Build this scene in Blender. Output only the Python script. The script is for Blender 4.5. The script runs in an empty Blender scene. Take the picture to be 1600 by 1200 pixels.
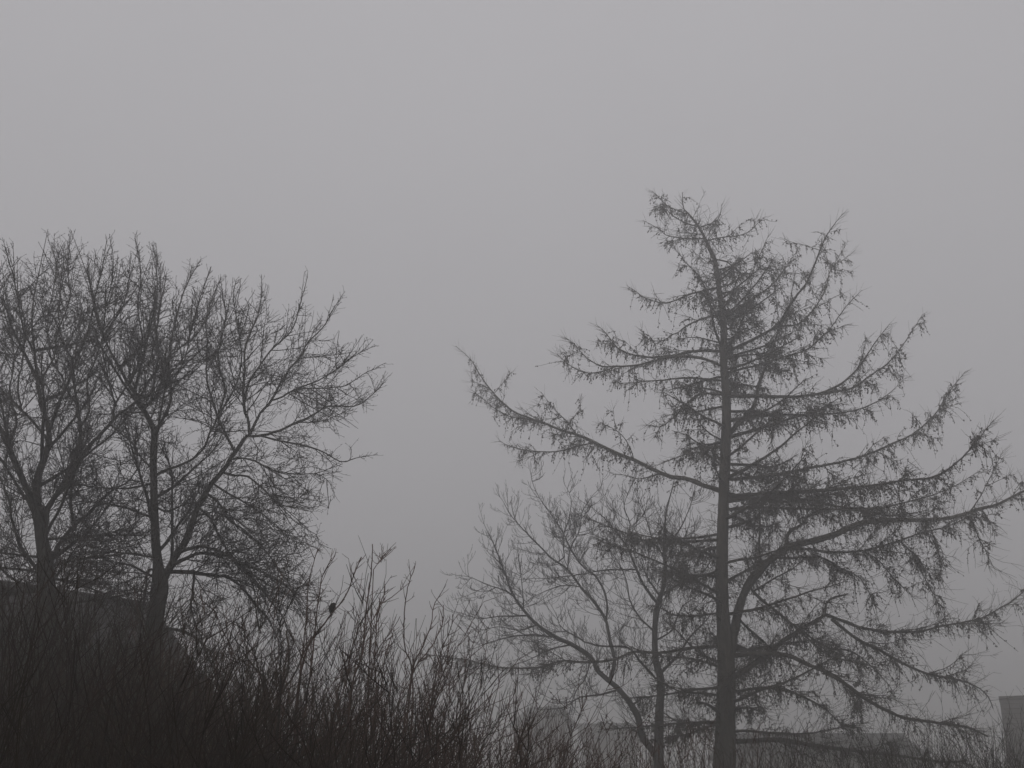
import bpy, math
import numpy as np
from mathutils import Vector

S = bpy.context.scene
COL = S.collection

# ------------------------------------------------------------------ camera, sky, sun, exposure
PITCH = math.radians(20.75)
FPX = 1716.0                       # focal length in pixels of the 1600 px wide photograph
CAMZ = 1.7
cam_d = bpy.data.cameras.new('camera')
cam_d.sensor_width = 36.0
cam_d.lens = 36.0 * FPX / 1600.0
cam_d.clip_start = 0.05
cam_d.clip_end = 3000.0
cam = bpy.data.objects.new('camera', cam_d)
COL.objects.link(cam)
cam.location = (0, 0, CAMZ)
cam.rotation_euler = (math.pi / 2 + PITCH, 0, 0)
S.camera = cam

SUN_ELEV, SUN_ROT = math.radians(38), math.radians(200)
world = bpy.data.worlds.new('World')
S.world = world
world.use_nodes = True
wn, wl = world.node_tree.nodes, world.node_tree.links
wn.clear()
w_out = wn.new('ShaderNodeOutputWorld')
w_bg = wn.new('ShaderNodeBackground')
w_bg.inputs['Strength'].default_value = 0.1
w_sky = wn.new('ShaderNodeTexSky')
w_sky.sky_type = 'NISHITA'
w_sky.sun_disc = False
w_sky.sun_elevation = SUN_ELEV
w_sky.sun_rotation = SUN_ROT
w_sky.dust_density = 6.0
w_hsv = wn.new('ShaderNodeHueSaturation')
w_hsv.inputs['Saturation'].default_value = 0.10
# the closed cloud deck above the fog: standard overcast sky, three times brighter overhead than at the horizon
w_geo = wn.new('ShaderNodeTexCoord')
w_sep = wn.new('ShaderNodeSeparateXYZ')
w_mx = wn.new('ShaderNodeMath'); w_mx.operation = 'MAXIMUM'; w_mx.inputs[1].default_value = 0.0
w_ma = wn.new('ShaderNodeMath'); w_ma.operation = 'MULTIPLY_ADD'
w_ma.inputs[1].default_value = 0.44; w_ma.inputs[2].default_value = 0.56
w_col = wn.new('ShaderNodeVectorMath'); w_col.operation = 'SCALE'
w_col.inputs[0].default_value = (5.70, 5.58, 5.82)
w_mix = wn.new('ShaderNodeMix'); w_mix.data_type = 'RGBA'
w_mix.inputs[0].default_value = 0.12
wl.new(w_geo.outputs['Generated'], w_sep.inputs[0])
wl.new(w_sep.outputs['Z'], w_mx.inputs[0])
wl.new(w_mx.outputs[0], w_ma.inputs[0])
w_nz = wn.new('ShaderNodeTexNoise')
w_nz.inputs['Scale'].default_value = 2.6
w_nz.inputs['Detail'].default_value = 4
w_nm = wn.new('ShaderNodeMath'); w_nm.operation = 'MULTIPLY_ADD'
w_nm.inputs[1].default_value = 0.10; w_nm.inputs[2].default_value = 0.95
w_pr = wn.new('ShaderNodeMath'); w_pr.operation = 'MULTIPLY'
wl.new(w_geo.outputs['Generated'], w_nz.inputs['Vector'])
wl.new(w_nz.outputs[0], w_nm.inputs[0])
wl.new(w_ma.outputs[0], w_pr.inputs[0])
wl.new(w_nm.outputs[0], w_pr.inputs[1])
wl.new(w_pr.outputs[0], w_col.inputs['Scale'])
wl.new(w_sky.outputs[0], w_hsv.inputs['Color'])
wl.new(w_col.outputs[0], w_mix.inputs[6])
wl.new(w_hsv.outputs[0], w_mix.inputs[7])
wl.new(w_mix.outputs[2], w_bg.inputs['Color'])
wl.new(w_bg.outputs[0], w_out.inputs['Surface'])

sun_d = bpy.data.lights.new('sun', 'SUN')
sun_d.energy = 0.5
sun_d.angle = math.radians(70)
sun_d.color = (1.0, 0.97, 0.93)
sun = bpy.data.objects.new('sun', sun_d)
COL.objects.link(sun)
sun.location = (0, -20, 40)
_sd = Vector((math.sin(SUN_ROT) * math.cos(SUN_ELEV), math.cos(SUN_ROT) * math.cos(SUN_ELEV), math.sin(SUN_ELEV)))
sun.rotation_euler = _sd.to_track_quat('Z', 'Y').to_euler()

S.view_settings.view_transform = 'Standard'
S.view_settings.look = 'None'
S.view_settings.gamma = 1.0
S.view_settings.exposure = 0.0
S.view_settings.use_curve_mapping = False
S.render.engine = 'CYCLES'
S.cycles.volume_bounces = 3
S.cycles.max_bounces = 6
S.cycles.diffuse_bounces = 2
S.cycles.use_denoising = True
S.render.filter_size = 2.7

HAZE_DENSITY = 0.0135

# ------------------------------------------------------------------ picture geometry -> place
CP, SP = math.cos(PITCH), math.sin(PITCH)

def ray(px, py):
    u, v = (px - 800.0) / FPX, (600.0 - py) / FPX
    return np.array([u, CP - v * SP, SP + v * CP])

def at(px, py, Y):
    """point at forward distance Y that the photograph shows at px, py"""
    d = ray(px, py)
    return np.array([0, 0, CAMZ]) + d * (Y / d[1])

def mpp(px, py, Y):
    """metres per photograph pixel there"""
    return Y / ray(px, py)[1] / FPX

# ------------------------------------------------------------------ materials
def mat(name, build):
    m = bpy.data.materials.new(name)
    m.use_nodes = True
    nt = m.node_tree
    b = nt.nodes['Principled BSDF']
    build(nt, nt.nodes, nt.links, b)
    return m

def noise_mat(name, c1, c2, scale, rough=0.9, stretch=(1, 1, 1), bump=0.0, spec=0.2, c3=None):
    def f(nt, n, l, b):
        tc = n.new('ShaderNodeTexCoord')
        mp = n.new('ShaderNodeMapping')
        mp.inputs['Scale'].default_value = stretch
        nz = n.new('ShaderNodeTexNoise')
        nz.inputs['Scale'].default_value = scale
        nz.inputs['Detail'].default_value = 5
        nz.inputs['Roughness'].default_value = 0.65
        rp = n.new('ShaderNodeValToRGB')
        rp.color_ramp.elements[0].position = 0.3
        rp.color_ramp.elements[0].color = (*c1, 1)
        rp.color_ramp.elements[1].position = 0.7
        rp.color_ramp.elements[1].color = (*c2, 1)
        if c3:
            e = rp.color_ramp.elements.new(0.5)
            e.color = (*c3, 1)
        l.new(tc.outputs['Object'], mp.inputs[0])
        l.new(mp.outputs[0], nz.inputs['Vector'])
        l.new(nz.outputs[0], rp.inputs[0])
        l.new(rp.outputs[0], b.inputs['Base Color'])
        b.inputs['Roughness'].default_value = rough
        b.inputs['Specular IOR Level'].default_value = spec
        if bump:
            bp = n.new('ShaderNodeBump')
            bp.inputs['Strength'].default_value = bump
            bp.inputs['Distance'].default_value = 0.03
            l.new(nz.outputs[0], bp.inputs['Height'])
            l.new(bp.outputs[0], b.inputs['Normal'])
    return mat(name, f)

M_LARCH = noise_mat('larch_bark', (0.020, 0.019, 0.014), (0.078, 0.070, 0.055), 16, stretch=(1, 1, 0.22), bump=1.0, c3=(0.042, 0.038, 0.030))
M_LTWIG = noise_mat('larch_twig', (0.035, 0.031, 0.024), (0.07, 0.062, 0.046), 6)
M_CONE = noise_mat('larch_cone', (0.028, 0.022, 0.017), (0.055, 0.045, 0.034), 20)
M_BARK = noise_mat('grey_bark', (0.018, 0.017, 0.013), (0.068, 0.062, 0.050), 15, stretch=(1, 1, 0.25), bump=1.0, c3=(0.036, 0.034, 0.028))
M_TWIG = noise_mat('grey_twig', (0.030, 0.026, 0.023), (0.058, 0.050, 0.045), 5)
M_SBARK = noise_mat('small_tree_bark', (0.022, 0.021, 0.019), (0.065, 0.062, 0.055), 14, stretch=(1, 1, 0.4), bump=0.6)
M_STWIG = noise_mat('small_tree_twig', (0.032, 0.030, 0.028), (0.060, 0.056, 0.052), 5)
M_ROD = noise_mat('brown_shoot', (0.036, 0.019, 0.012), (0.086, 0.047, 0.031), 3, rough=0.7, spec=0.3)
M_ROD2 = noise_mat('dark_shoot', (0.022, 0.019, 0.014), (0.055, 0.046, 0.035), 3, rough=0.75)
M_BUSH = noise_mat('dim_brush', (0.013, 0.009, 0.006), (0.040, 0.027, 0.018), 2.2, rough=0.85)
M_GROUND = noise_mat('winter_grass', (0.035, 0.034, 0.018), (0.075, 0.068, 0.036), 1.2, bump=0.6, c3=(0.05, 0.05, 0.026))
M_ROOF = noise_mat('slate_tile', (0.010, 0.009, 0.008), (0.030, 0.028, 0.025), 3.0, rough=0.7)
M_ROOF2 = noise_mat('brown_tile', (0.032, 0.028, 0.025), (0.065, 0.057, 0.052), 2.5, rough=0.75)
M_ROOF3 = noise_mat('grey_tile', (0.055, 0.058, 0.056), (0.10, 0.105, 0.10), 2.5, rough=0.75)
M_WALL = noise_mat('grey_render', (0.12, 0.115, 0.105), (0.17, 0.165, 0.15), 1.5, bump=0.2)
M_WALL2 = noise_mat('pale_render', (0.15, 0.145, 0.135), (0.20, 0.195, 0.18), 1.2, bump=0.2)
M_FRAME = noise_mat('window_paint', (0.5, 0.5, 0.48), (0.6, 0.6, 0.58), 4, rough=0.5)
M_TRIM = noise_mat('dark_trim', (0.03, 0.03, 0.03), (0.05, 0.05, 0.048), 4, rough=0.6)

def _glass(nt, n, l, b):
    b.inputs['Base Color'].default_value = (0.02, 0.022, 0.025, 1)
    b.inputs['Roughness'].default_value = 0.06
M_GLASS = mat('window_glass', _glass)
M_BIRD = noise_mat('bird_plumage', (0.012, 0.011, 0.010), (0.035, 0.03, 0.026), 30, rough=0.7, stretch=(1, 1, 2))
M_BEAK = noise_mat('bird_beak', (0.02, 0.018, 0.012), (0.03, 0.026, 0.02), 30, rough=0.5)

# ------------------------------------------------------------------ mesh helpers
class Geo:
    """gathers vertices and quads / triangles, builds one mesh object"""
    def __init__(self):
        self.v, self.q, self.t, self.n = [], [], [], 0
    def add(self, v, q=None, t=None):
        v = np.asarray(v, dtype=np.float64).reshape(-1, 3)
        if q is not None and len(q):
            self.q.append(np.asarray(q, dtype=np.int64).reshape(-1, 4) + self.n)
        if t is not None and len(t):
            self.t.append(np.asarray(t, dtype=np.int64).reshape(-1, 3) + self.n)
        self.v.append(v)
        self.n += len(v)
    def tubes(self, P, R, sides=3, cap=False):
        P = np.asarray(P, float); R = np.asarray(R, float)
        N, K, _ = P.shape
        if N == 0:
            return
        T = np.gradient(P, axis=1)
        T /= np.linalg.norm(T, axis=2, keepdims=True) + 1e-9
        mean = T.mean(axis=1)
        ref = np.zeros((N, 3))
        ref[np.arange(N), np.argmin(np.abs(mean), axis=1)] = 1.0
        A = np.cross(T, ref[:, None, :])
        A /= np.linalg.norm(A, axis=2, keepdims=True) + 1e-9
        B = np.cross(T, A)
        ang = np.arange(sides) * 2 * np.pi / sides
        ring = (A[:, :, None, :] * np.cos(ang)[None, None, :, None] + B[:, :, None, :] * np.sin(ang)[None, None, :, None])
        V = P[:, :, None, :] + ring * R[:, :, None, None]
        idx = np.arange(N * K * sides).reshape(N, K, sides)
        a = idx[:, :-1, :]; b = np.roll(idx, -1, axis=2)[:, :-1, :]
        c = np.roll(idx, -1, axis=2)[:, 1:, :]; d = idx[:, 1:, :]
        Q = np.stack([a, b, c, d], axis=-1).reshape(-1, 4)
        tri = None
        if cap:
            e = idx[:, -1, :]
            tri = np.concatenate([np.stack([e[:, 0], e[:, k], e[:, k + 1]], -1) for k in range(1, sides - 1)], 0)
        self.add(V, Q, tri)
    def octs(self, C, D, L, W):
        """small elongated knobs: centre C, axis D, half length L, half width W"""
        C = np.asarray(C, float); D = np.asarray(D, float)
        N = len(C)
        if N == 0:
            return
        D = D / (np.linalg.norm(D, axis=1, keepdims=True) + 1e-9)
        ref = np.zeros((N, 3)); ref[np.arange(N), np.argmin(np.abs(D), axis=1)] = 1
        A = np.cross(D, ref); A /= np.linalg.norm(A, axis=1, keepdims=True) + 1e-9
        B = np.cross(D, A)
        L = np.broadcast_to(L, N)[:, None]; W = np.broadcast_to(W, N)[:, None]
        W = W * 1.12
        V = np.stack([C - D * L, C + A * W - D * L * .2, C - A * W * .5 + B * W * .87 - D * L * .2, C - A * W * .5 - B * W * .87 - D * L * .2, C + D * L], axis=1)
        f = np.array([[0, 2, 1], [0, 3, 2], [0, 1, 3], [4, 1, 2], [4, 2, 3], [4, 3, 1]])
        T = (f[None] + (np.arange(N) * 5)[:, None, None]).reshape(-1, 3)
        self.add(V, None, T)
    def box(self, c, s, ax=None):
        """box with centre c, half sizes s, axes rows of ax"""
        ax = np.eye(3) if ax is None else np.asarray(ax)
        sg = np.array([[-1, -1, -1], [1, -1, -1], [1, 1, -1], [-1, 1, -1], [-1, -1, 1], [1, -1, 1], [1, 1, 1], [-1, 1, 1]], float)
        V = np.asarray(c) + (sg * np.asarray(s)) @ ax
        self.add(V, [[0, 3, 2, 1], [4, 5, 6, 7], [0, 1, 5, 4], [1, 2, 6, 5], [2, 3, 7, 6], [3, 0, 4, 7]])
    def build(self, name, material, parent=None, origin=None, smooth=True, kind=None):
        V = np.concatenate(self.v) if self.v else np.zeros((0, 3))
        if origin is not None:
            V = V - np.asarray(origin)
        q = np.concatenate(self.q) if self.q else np.zeros((0, 4), int)
        t = np.concatenate(self.t) if self.t else np.zeros((0, 3), int)
        me = bpy.data.meshes.new(name)
        me.vertices.add(len(V))
        me.vertices.foreach_set('co', V.astype(np.float32).ravel())
        me.loops.add(q.size + t.size)
        me.loops.foreach_set('vertex_index', np.concatenate([q.ravel(), t.ravel()]).astype(np.int32))
        me.polygons.add(len(q) + len(t))
        ls = np.concatenate([np.arange(len(q)) * 4, q.size + np.arange(len(t)) * 3]).astype(np.int32)
        me.polygons.foreach_set('loop_start', ls)
        me.polygons.foreach_set('use_smooth', np.full(len(q) + len(t), smooth))
        me.update(calc_edges=True)
        me.materials.append(material)
        o = bpy.data.objects.new(name, me)
        COL.objects.link(o)
        if parent is not None:
            o.parent = parent
        if kind:
            o['kind'] = kind
        return o

def thing(name, loc, label, cat, group=None):
    o = bpy.data.objects.new(name, None)
    o.empty_display_size = 0.3
    COL.objects.link(o)
    o.location = Vector([float(a) for a in loc])
    o['label'] = label
    o['category'] = cat
    if group:
        o['group'] = group
    return o

def tag(o, label, cat, group=None):
    o['label'] = label; o['category'] = cat
    if group:
        o['group'] = group
    return o

def unit(a):
    return a / (np.linalg.norm(a, axis=-1, keepdims=True) + 1e-9)

# ------------------------------------------------------------------ growing wood
def grow(rng, start, d, length, K, trop=(0, 0, 0), noise=0.12):
    """curves (N,K,3) that start at `start` along d, bending by trop per unit of their length"""
    N = len(start)
    P = np.empty((N, K, 3)); P[:, 0] = start
    d = unit(np.array(d, float))
    trop = np.asarray(trop, float)
    st = (np.asarray(length) / (K - 1))[:, None]
    for k in range(1, K):
        d = unit(d + trop / (K - 1) + rng.normal(0, noise, (N, 3)))
        P[:, k] = P[:, k - 1] + d * st
    return P

def sample(P, idx, t):
    """points and tangents at parameter t of the curves idx"""
    K = P.shape[1]
    f = np.clip(t, 0, 0.9999) * (K - 1)
    i = f.astype(int); w = (f - i)[:, None]
    a, b = P[idx, i], P[idx, i + 1]
    return a * (1 - w) + b * w, unit(b - a)

def sprout(rng, tang, ang):
    """directions at angle ang from tang, in a random turn about it"""
    N = len(tang)
    r = rng.normal(size=(N, 3))
    s = unit(r - (r * tang).sum(1, keepdims=True) * tang)
    ang = np.asarray(ang)[:, None]
    return tang * np.cos(ang) + s * np.sin(ang)

def taper(N, K, r0, r1):
    s = np.linspace(0, 1, K)[None]
    r0 = np.broadcast_to(np.asarray(r0, float), (N,))[:, None]
    r1 = np.broadcast_to(np.asarray(r1, float), (N,))[:, None]
    return r0 * (1 - s) + r1 * s

def catmull(pts, n):
    pts = np.asarray(pts, float)
    p = np.vstack([2 * pts[0] - pts[1], pts, 2 * pts[-1] - pts[-2]])
    seg = np.linalg.norm(np.diff(pts[:, :2], axis=0), axis=1)
    cum = np.concatenate([[0], np.cumsum(seg)])
    s = np.linspace(0, cum[-1], n)
    i = np.clip(np.searchsorted(cum, s, side='right') - 1, 0, len(seg) - 1)
    t = ((s - cum[i]) / np.maximum(seg[i], 1e-6))[:, None]
    p0, p1, p2, p3 = p[i], p[i + 1], p[i + 2], p[i + 3]
    return 0.5 * (2 * p1 + (p2 - p0) * t + (2 * p0 - 5 * p1 + 4 * p2 - p3) * t ** 2 + (3 * p1 - p0 - 3 * p2 + p3) * t ** 3)

class Tree:
    """trunk and limbs read off the photograph and set out in depth round the trunk"""
    def __init__(self, name, label, cat, Y, seed, bark, twig, group=None):
        self.rng = np.random.default_rng(seed)
        self.Y, self.bark, self.twig = Y, bark, twig
        self.name, self.label, self.cat, self.group = name, label, cat, group
        self.px, self.pt = [], []       # pixel samples and their places, for attaching limbs
        self.limbs = []
        self.wscale = 1.0
    def curve(self, pts, w0, w1, slope, Y0=None, snap=None, wob=0.012):
        pts = np.array([p[:2] for p in pts], float)
        L = np.linalg.norm(np.diff(pts, axis=0), axis=1).sum()
        n = max(8, int(L / 9))
        c = catmull(pts, n)
        s = np.concatenate([[0], np.cumsum(np.linalg.norm(np.diff(c, axis=0), axis=1))])
        m = mpp(c[0, 0], c[0, 1], Y0)
        Yv = Y0 + slope * s * m
        P = np.array([at(a, b, y) for (a, b), y in zip(c, Yv)])
        if wob:
            k = max(3, n // 7)
            wv = self.rng.normal(0, wob, (k, 3)); wv[0] = 0
            xs = np.linspace(0, k - 1, n)
            P += np.stack([np.interp(xs, np.arange(k), wv[:, j]) for j in range(3)], 1) * np.linspace(0, 1, n)[:, None]
            P[1:] += self.rng.normal(0, .0035, (n - 1, 3))
        return c, P, s / s[-1], m
    def trunk(self, pts, ground_r):
        c, P, s, m = self.curve(pts, 0, 0, 0.0, self.Y, wob=0)
        w = np.array([p[2] for p in pts], float)
        pp = np.array([p[:2] for p in pts], float)
        cw = np.concatenate([[0], np.cumsum(np.linalg.norm(np.diff(pp, axis=0), axis=1))])
        R = np.interp(s * cw[-1], cw, w) * 0.5 * m
        R = R * (1 + self.rng.normal(0, 0.025, len(R)))
        low = P[0]
        self.base = np.array([low[0] + (low[0] - P[3][0]) * 0.5, low[1], 0.0])
        ext = [self.base + [0, 0, -0.12]]
        er = [ground_r * 1.45]
        for f in (0.06, 0.15, 0.35, 0.65):
            ext.append(self.base * (1 - f) + low * f)
            er.append(R[0] + (ground_r * 1.35 - R[0]) * (1 - f) ** 3)
        P = np.vstack([ext, P]); R = np.concatenate([er, R])
        self.root = thing(self.name, self.base, self.label, self.cat, self.group)
        g = Geo(); g.tubes(P[None], R[None], 12, True)
        self.trunk_obj = g.build('trunk', self.bark, self.root, self.base)
        self.tP, self.tR = P, R
        self.px.append(c); self.pt.append(P[5:])
    def limb(self, pts, w0, w1=1.0, slope=None, snap=45, sides=6):
        w0 *= self.wscale; w1 *= self.wscale
        p0 = np.array(pts[0][:2], float)
        allpx, allpt = np.vstack(self.px), np.vstack(self.pt)
        dd = np.linalg.norm(allpx - p0, axis=1)
        j = int(np.argmin(dd))
        Y0 = allpt[j][1] if dd[j] < snap else self.Y
        if slope is None:
            slope = float(np.clip(self.rng.normal(0, 0.45), -0.8, 0.8))
        c, P, s, m = self.curve(pts, w0, w1, slope, Y0)
        if 1.0 < dd[j] < snap:
            P = np.vstack([allpt[j], P]); s = np.concatenate([[0], s]); c = np.vstack([allpx[j], c])
        w0 = max(w0, 1.6)
        R = (w1 + (w0 - w1) * (1 - s) ** 0.85) * 0.5 * m
        R *= 1 + self.rng.normal(0, 0.07, len(R))
        self.px.append(c); self.pt.append(P)
        self.limbs.append((P, R))
        g = Geo(); g.tubes(P[None], R[None], sides, True)
        return g.build('branch', self.bark, self.root, self.base), P, R
    def limb3(self, start, d, length, r0, trop, noise=0.05, K=16, r1=0.006):
        P = grow(self.rng, np.array([start]), np.array([d]), np.array([length]), K, trop, noise)[0]
        R = r1 + (r0 - r1) * (1 - np.linspace(0, 1, K)) ** 0.85
        self.limbs.append((P, R))
        g = Geo(); g.tubes(P[None], R[None], 6, True)
        return g.build('branch', self.bark, self.root, self.base), P, R

def plen(P):
    return np.linalg.norm(np.diff(P, axis=0), axis=1).sum()

# ------------------------------------------------------------------ ground and air
g = Geo()
_gx = np.linspace(-380, 380, 96); _gy = np.linspace(-60, 420, 72)
GX, GY = np.meshgrid(_gx, _gy)
_r = np.hypot(GX, GY - 15)
GZ = -0.12 + 0.10 * np.sin(GX * .21) * np.cos(GY * .17) * np.clip(_r / 30, 0, 1)
_i = np.arange(96 * 72).reshape(72, 96)
g.add(np.stack([GX, GY, GZ], -1), np.stack([_i[:-1, :-1], _i[:-1, 1:], _i[1:, 1:], _i[1:, :-1]], -1).reshape(-1, 4))
ground = g.build('ground', M_GROUND)
ground['kind'] = 'structure'

g = Geo()
g.box((0, 180, 8.6), (390, 250, 9.9))
haze = g.build('haze', M_GROUND, smooth=False, kind='stuff')
mh = bpy.data.materials.new('fog')
mh.use_nodes = True
mh.node_tree.nodes.clear()
_o = mh.node_tree.nodes.new('ShaderNodeOutputMaterial')
_v = mh.node_tree.nodes.new('ShaderNodeVolumePrincipled')
_v.inputs['Color'].default_value = (0.95, 0.945, 0.945, 1)
_v.inputs['Density'].default_value = HAZE_DENSITY
_v.inputs['Anisotropy'].default_value = 0.7
mh.node_tree.links.new(_v.outputs[0], _o.inputs['Volume'])
haze.data.materials[0] = mh

# ------------------------------------------------------------------ houses
def house(name, label, end, rdir, length, half, ridge_z, eave_z, roofm, wallm, cat='house', windows=3):
    """gable house; `end` = ground point under the ridge's visible end, rdir = way the ridge runs from there"""
    rd = unit(np.array([rdir[0], rdir[1], 0.0])); nd = np.array([rd[1], -rd[0], 0.0])
    if nd[1] > 0:
        nd = -nd                                   # nd points to the camera's side
    up = np.array([0, 0, 1.0])
    e = np.array([end[0], end[1], -0.1])
    mid = e + rd * length / 2
    root = thing(name, mid, label, cat)
    rise = ridge_z - eave_z
    sl = math.hypot(half, rise)
    wl_ = length - 0.6
    w_half = half - 0.35
    wz = eave_z + rise * 0.35 / half - 0.12
    g = Geo()
    a, b = e + rd * 0.3, e + rd * (length - 0.3)
    pr = [a + nd * w_half, a - nd * w_half]
    V = []
    for q in (a, b):
        V += [q + nd * w_half, q + nd * w_half + up * (wz + .1), q + up * (ridge_z - .05), q - nd * w_half + up * (wz + .1), q - nd * w_half]
    g.add(V, [[0, 5, 6, 1], [1, 6, 7, 2], [2, 7, 8, 3], [3, 8, 9, 4]])
    g.add(V, [[0, 1, 3, 4], [5, 9, 8, 6]], [[1, 2, 3], [6, 8, 7]])
    g.build('wall', wallm, root, mid, smooth=False)
    n = max(8, int(sl / 0.32))
    for sd in (1, -1):
        g = Geo()
        dn = unit(nd * sd * half - up * rise)
        nr0 = unit(np.cross(rd, dn)); nr0 = nr0 if nr0[2] > 0 else -nr0
        g.box(e + rd * length / 2 + up * (ridge_z + .1) + dn * (sl / 2 + .1) - nr0 * .01, (length / 2 - .004, sl / 2 + .1, .03), np.array([rd, dn, nr0]))
        nr = unit(np.cross(rd, dn)); nr = nr if nr[2] > 0 else -nr
        step = (sl + 0.25) / n
        for k in range(n):                          # courses of tiles, each lapping the one below
            c0 = e + rd * length / 2 + up * (ridge_z + .1) + dn * (step * (k + 0.5)) + nr * 0.04
            ax = np.array([rd, unit(dn * 1 + nr * 0.11), unit(nr - dn * 0.11)])
            g.box(c0, (length / 2, step * 0.56, 0.009), ax)
        g.build('roof_slope', roofm, root, mid, smooth=False)
        g = Geo()
        g.box(e + rd * length / 2 + nd * sd * (half + .05) + up * (eave_z + .02), (length / 2 - .02, .06, .07), np.array([rd, nd, up]))
        g.build('gutter', M_TRIM, root, mid, smooth=False)
    g = Geo()
    P = np.array([e + rd * s + up * (ridge_z + .13) for s in np.linspace(-.02, length + .02, 12)])
    g.tubes(P[None], np.full((1, 12), .12), 8, True)
    g.build('ridge_tile', roofm, root, mid)
    for k in range(windows):
        wc = e + rd * (length * (k + 0.5) / windows) + nd * (w_half + .03) + up * (min(eave_z * 0.62, eave_z - 1.3))
        g = Geo()
        for s in (-1, 1):
            g.box(wc + rd * s * .56, (.05, .05, .66), np.array([rd, nd, up]))
            g.box(wc + up * s * .61, (.51, .05, .05), np.array([rd, nd, up]))
        g.box(wc, (.03, .04, .56), np.array([rd, nd, up]))
        fr = g.build('window', M_FRAME, root, mid, smooth=False)
        g = Geo(); g.box(wc - nd * .02, (.51, .012, .56), np.array([rd, nd, up]))
        g.build('pane', M_GLASS, fr, mid, smooth=False)
    return root

# the house close behind the two bare trees on the left: its ridge recedes to the right
_e = at(240, 952, 25.0)
house('gable_house', 'dark house with a gable roof standing behind the left bare trees', (_e[0], _e[1]), (-0.64, -0.77), 9.5, 3.1, _e[2], _e[2] - 2.4, M_ROOF, M_WALL)
_e = at(1562, 1094, 45.0)
house('tiled_house', 'house with a tiled brown gable roof at the far right edge', (_e[0], _e[1]), (0.9, -0.40), 10, 3.2, _e[2], _e[2] - 2.3, M_ROOF2, M_WALL, windows=2)
_e = at(1412, 1150, 62.0)
house('long_house', 'long low house with a dark roof seen through the lowest larch limbs', (_e[0], _e[1]), (-1.0, 0.02), 10.0, 3.2, _e[2], _e[2] - 1.0, M_ROOF, M_WALL2, windows=4)
_e = at(876, 1106, 82.0)
house('far_house', 'faint small grey roofed house in the fog left of the twin stemmed tree', (_e[0], _e[1]), (-0.75, 0.66), 3.2, 2.1, _e[2], _e[2] - 1.2, M_ROOF3, M_WALL, windows=2)
_e = at(1000, 1133, 86.0)
house('far_shed', 'faint low shed in the fog behind the twin stemmed tree', (_e[0], _e[1]), (-1.0, 0.1), 4.6, 2.2, _e[2], _e[2] - .9, M_ROOF2, M_WALL, cat='shed', windows=2)

# ------------------------------------------------------------------ the larch
LX = Tree('larch_tree', 'tall bare larch hung with small cones and pendulous twigs, right of centre', 'tree', 24.0, 11, M_LARCH, M_LTWIG)
LX.wscale = .8
LX.trunk([(1132, 1200, 36), (1134, 1112, 31), (1135, 1047, 29), (1129, 950, 22), (1128, 884, 20), (1131, 770, 18.5), (1133, 721, 18.5),
          (1135, 663, 17), (1135, 625, 15), (1131, 567, 13.5), (1131, 510, 11.5), (1125, 464, 10), (1121, 433, 9), (1117, 407, 8.5),
          (1107, 385, 7.5), (1101, 371, 5), (1090, 352, 4), (1076, 334, 3), (1068, 325, 2.2), (1066, 300, 1)], 0.36)

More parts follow.
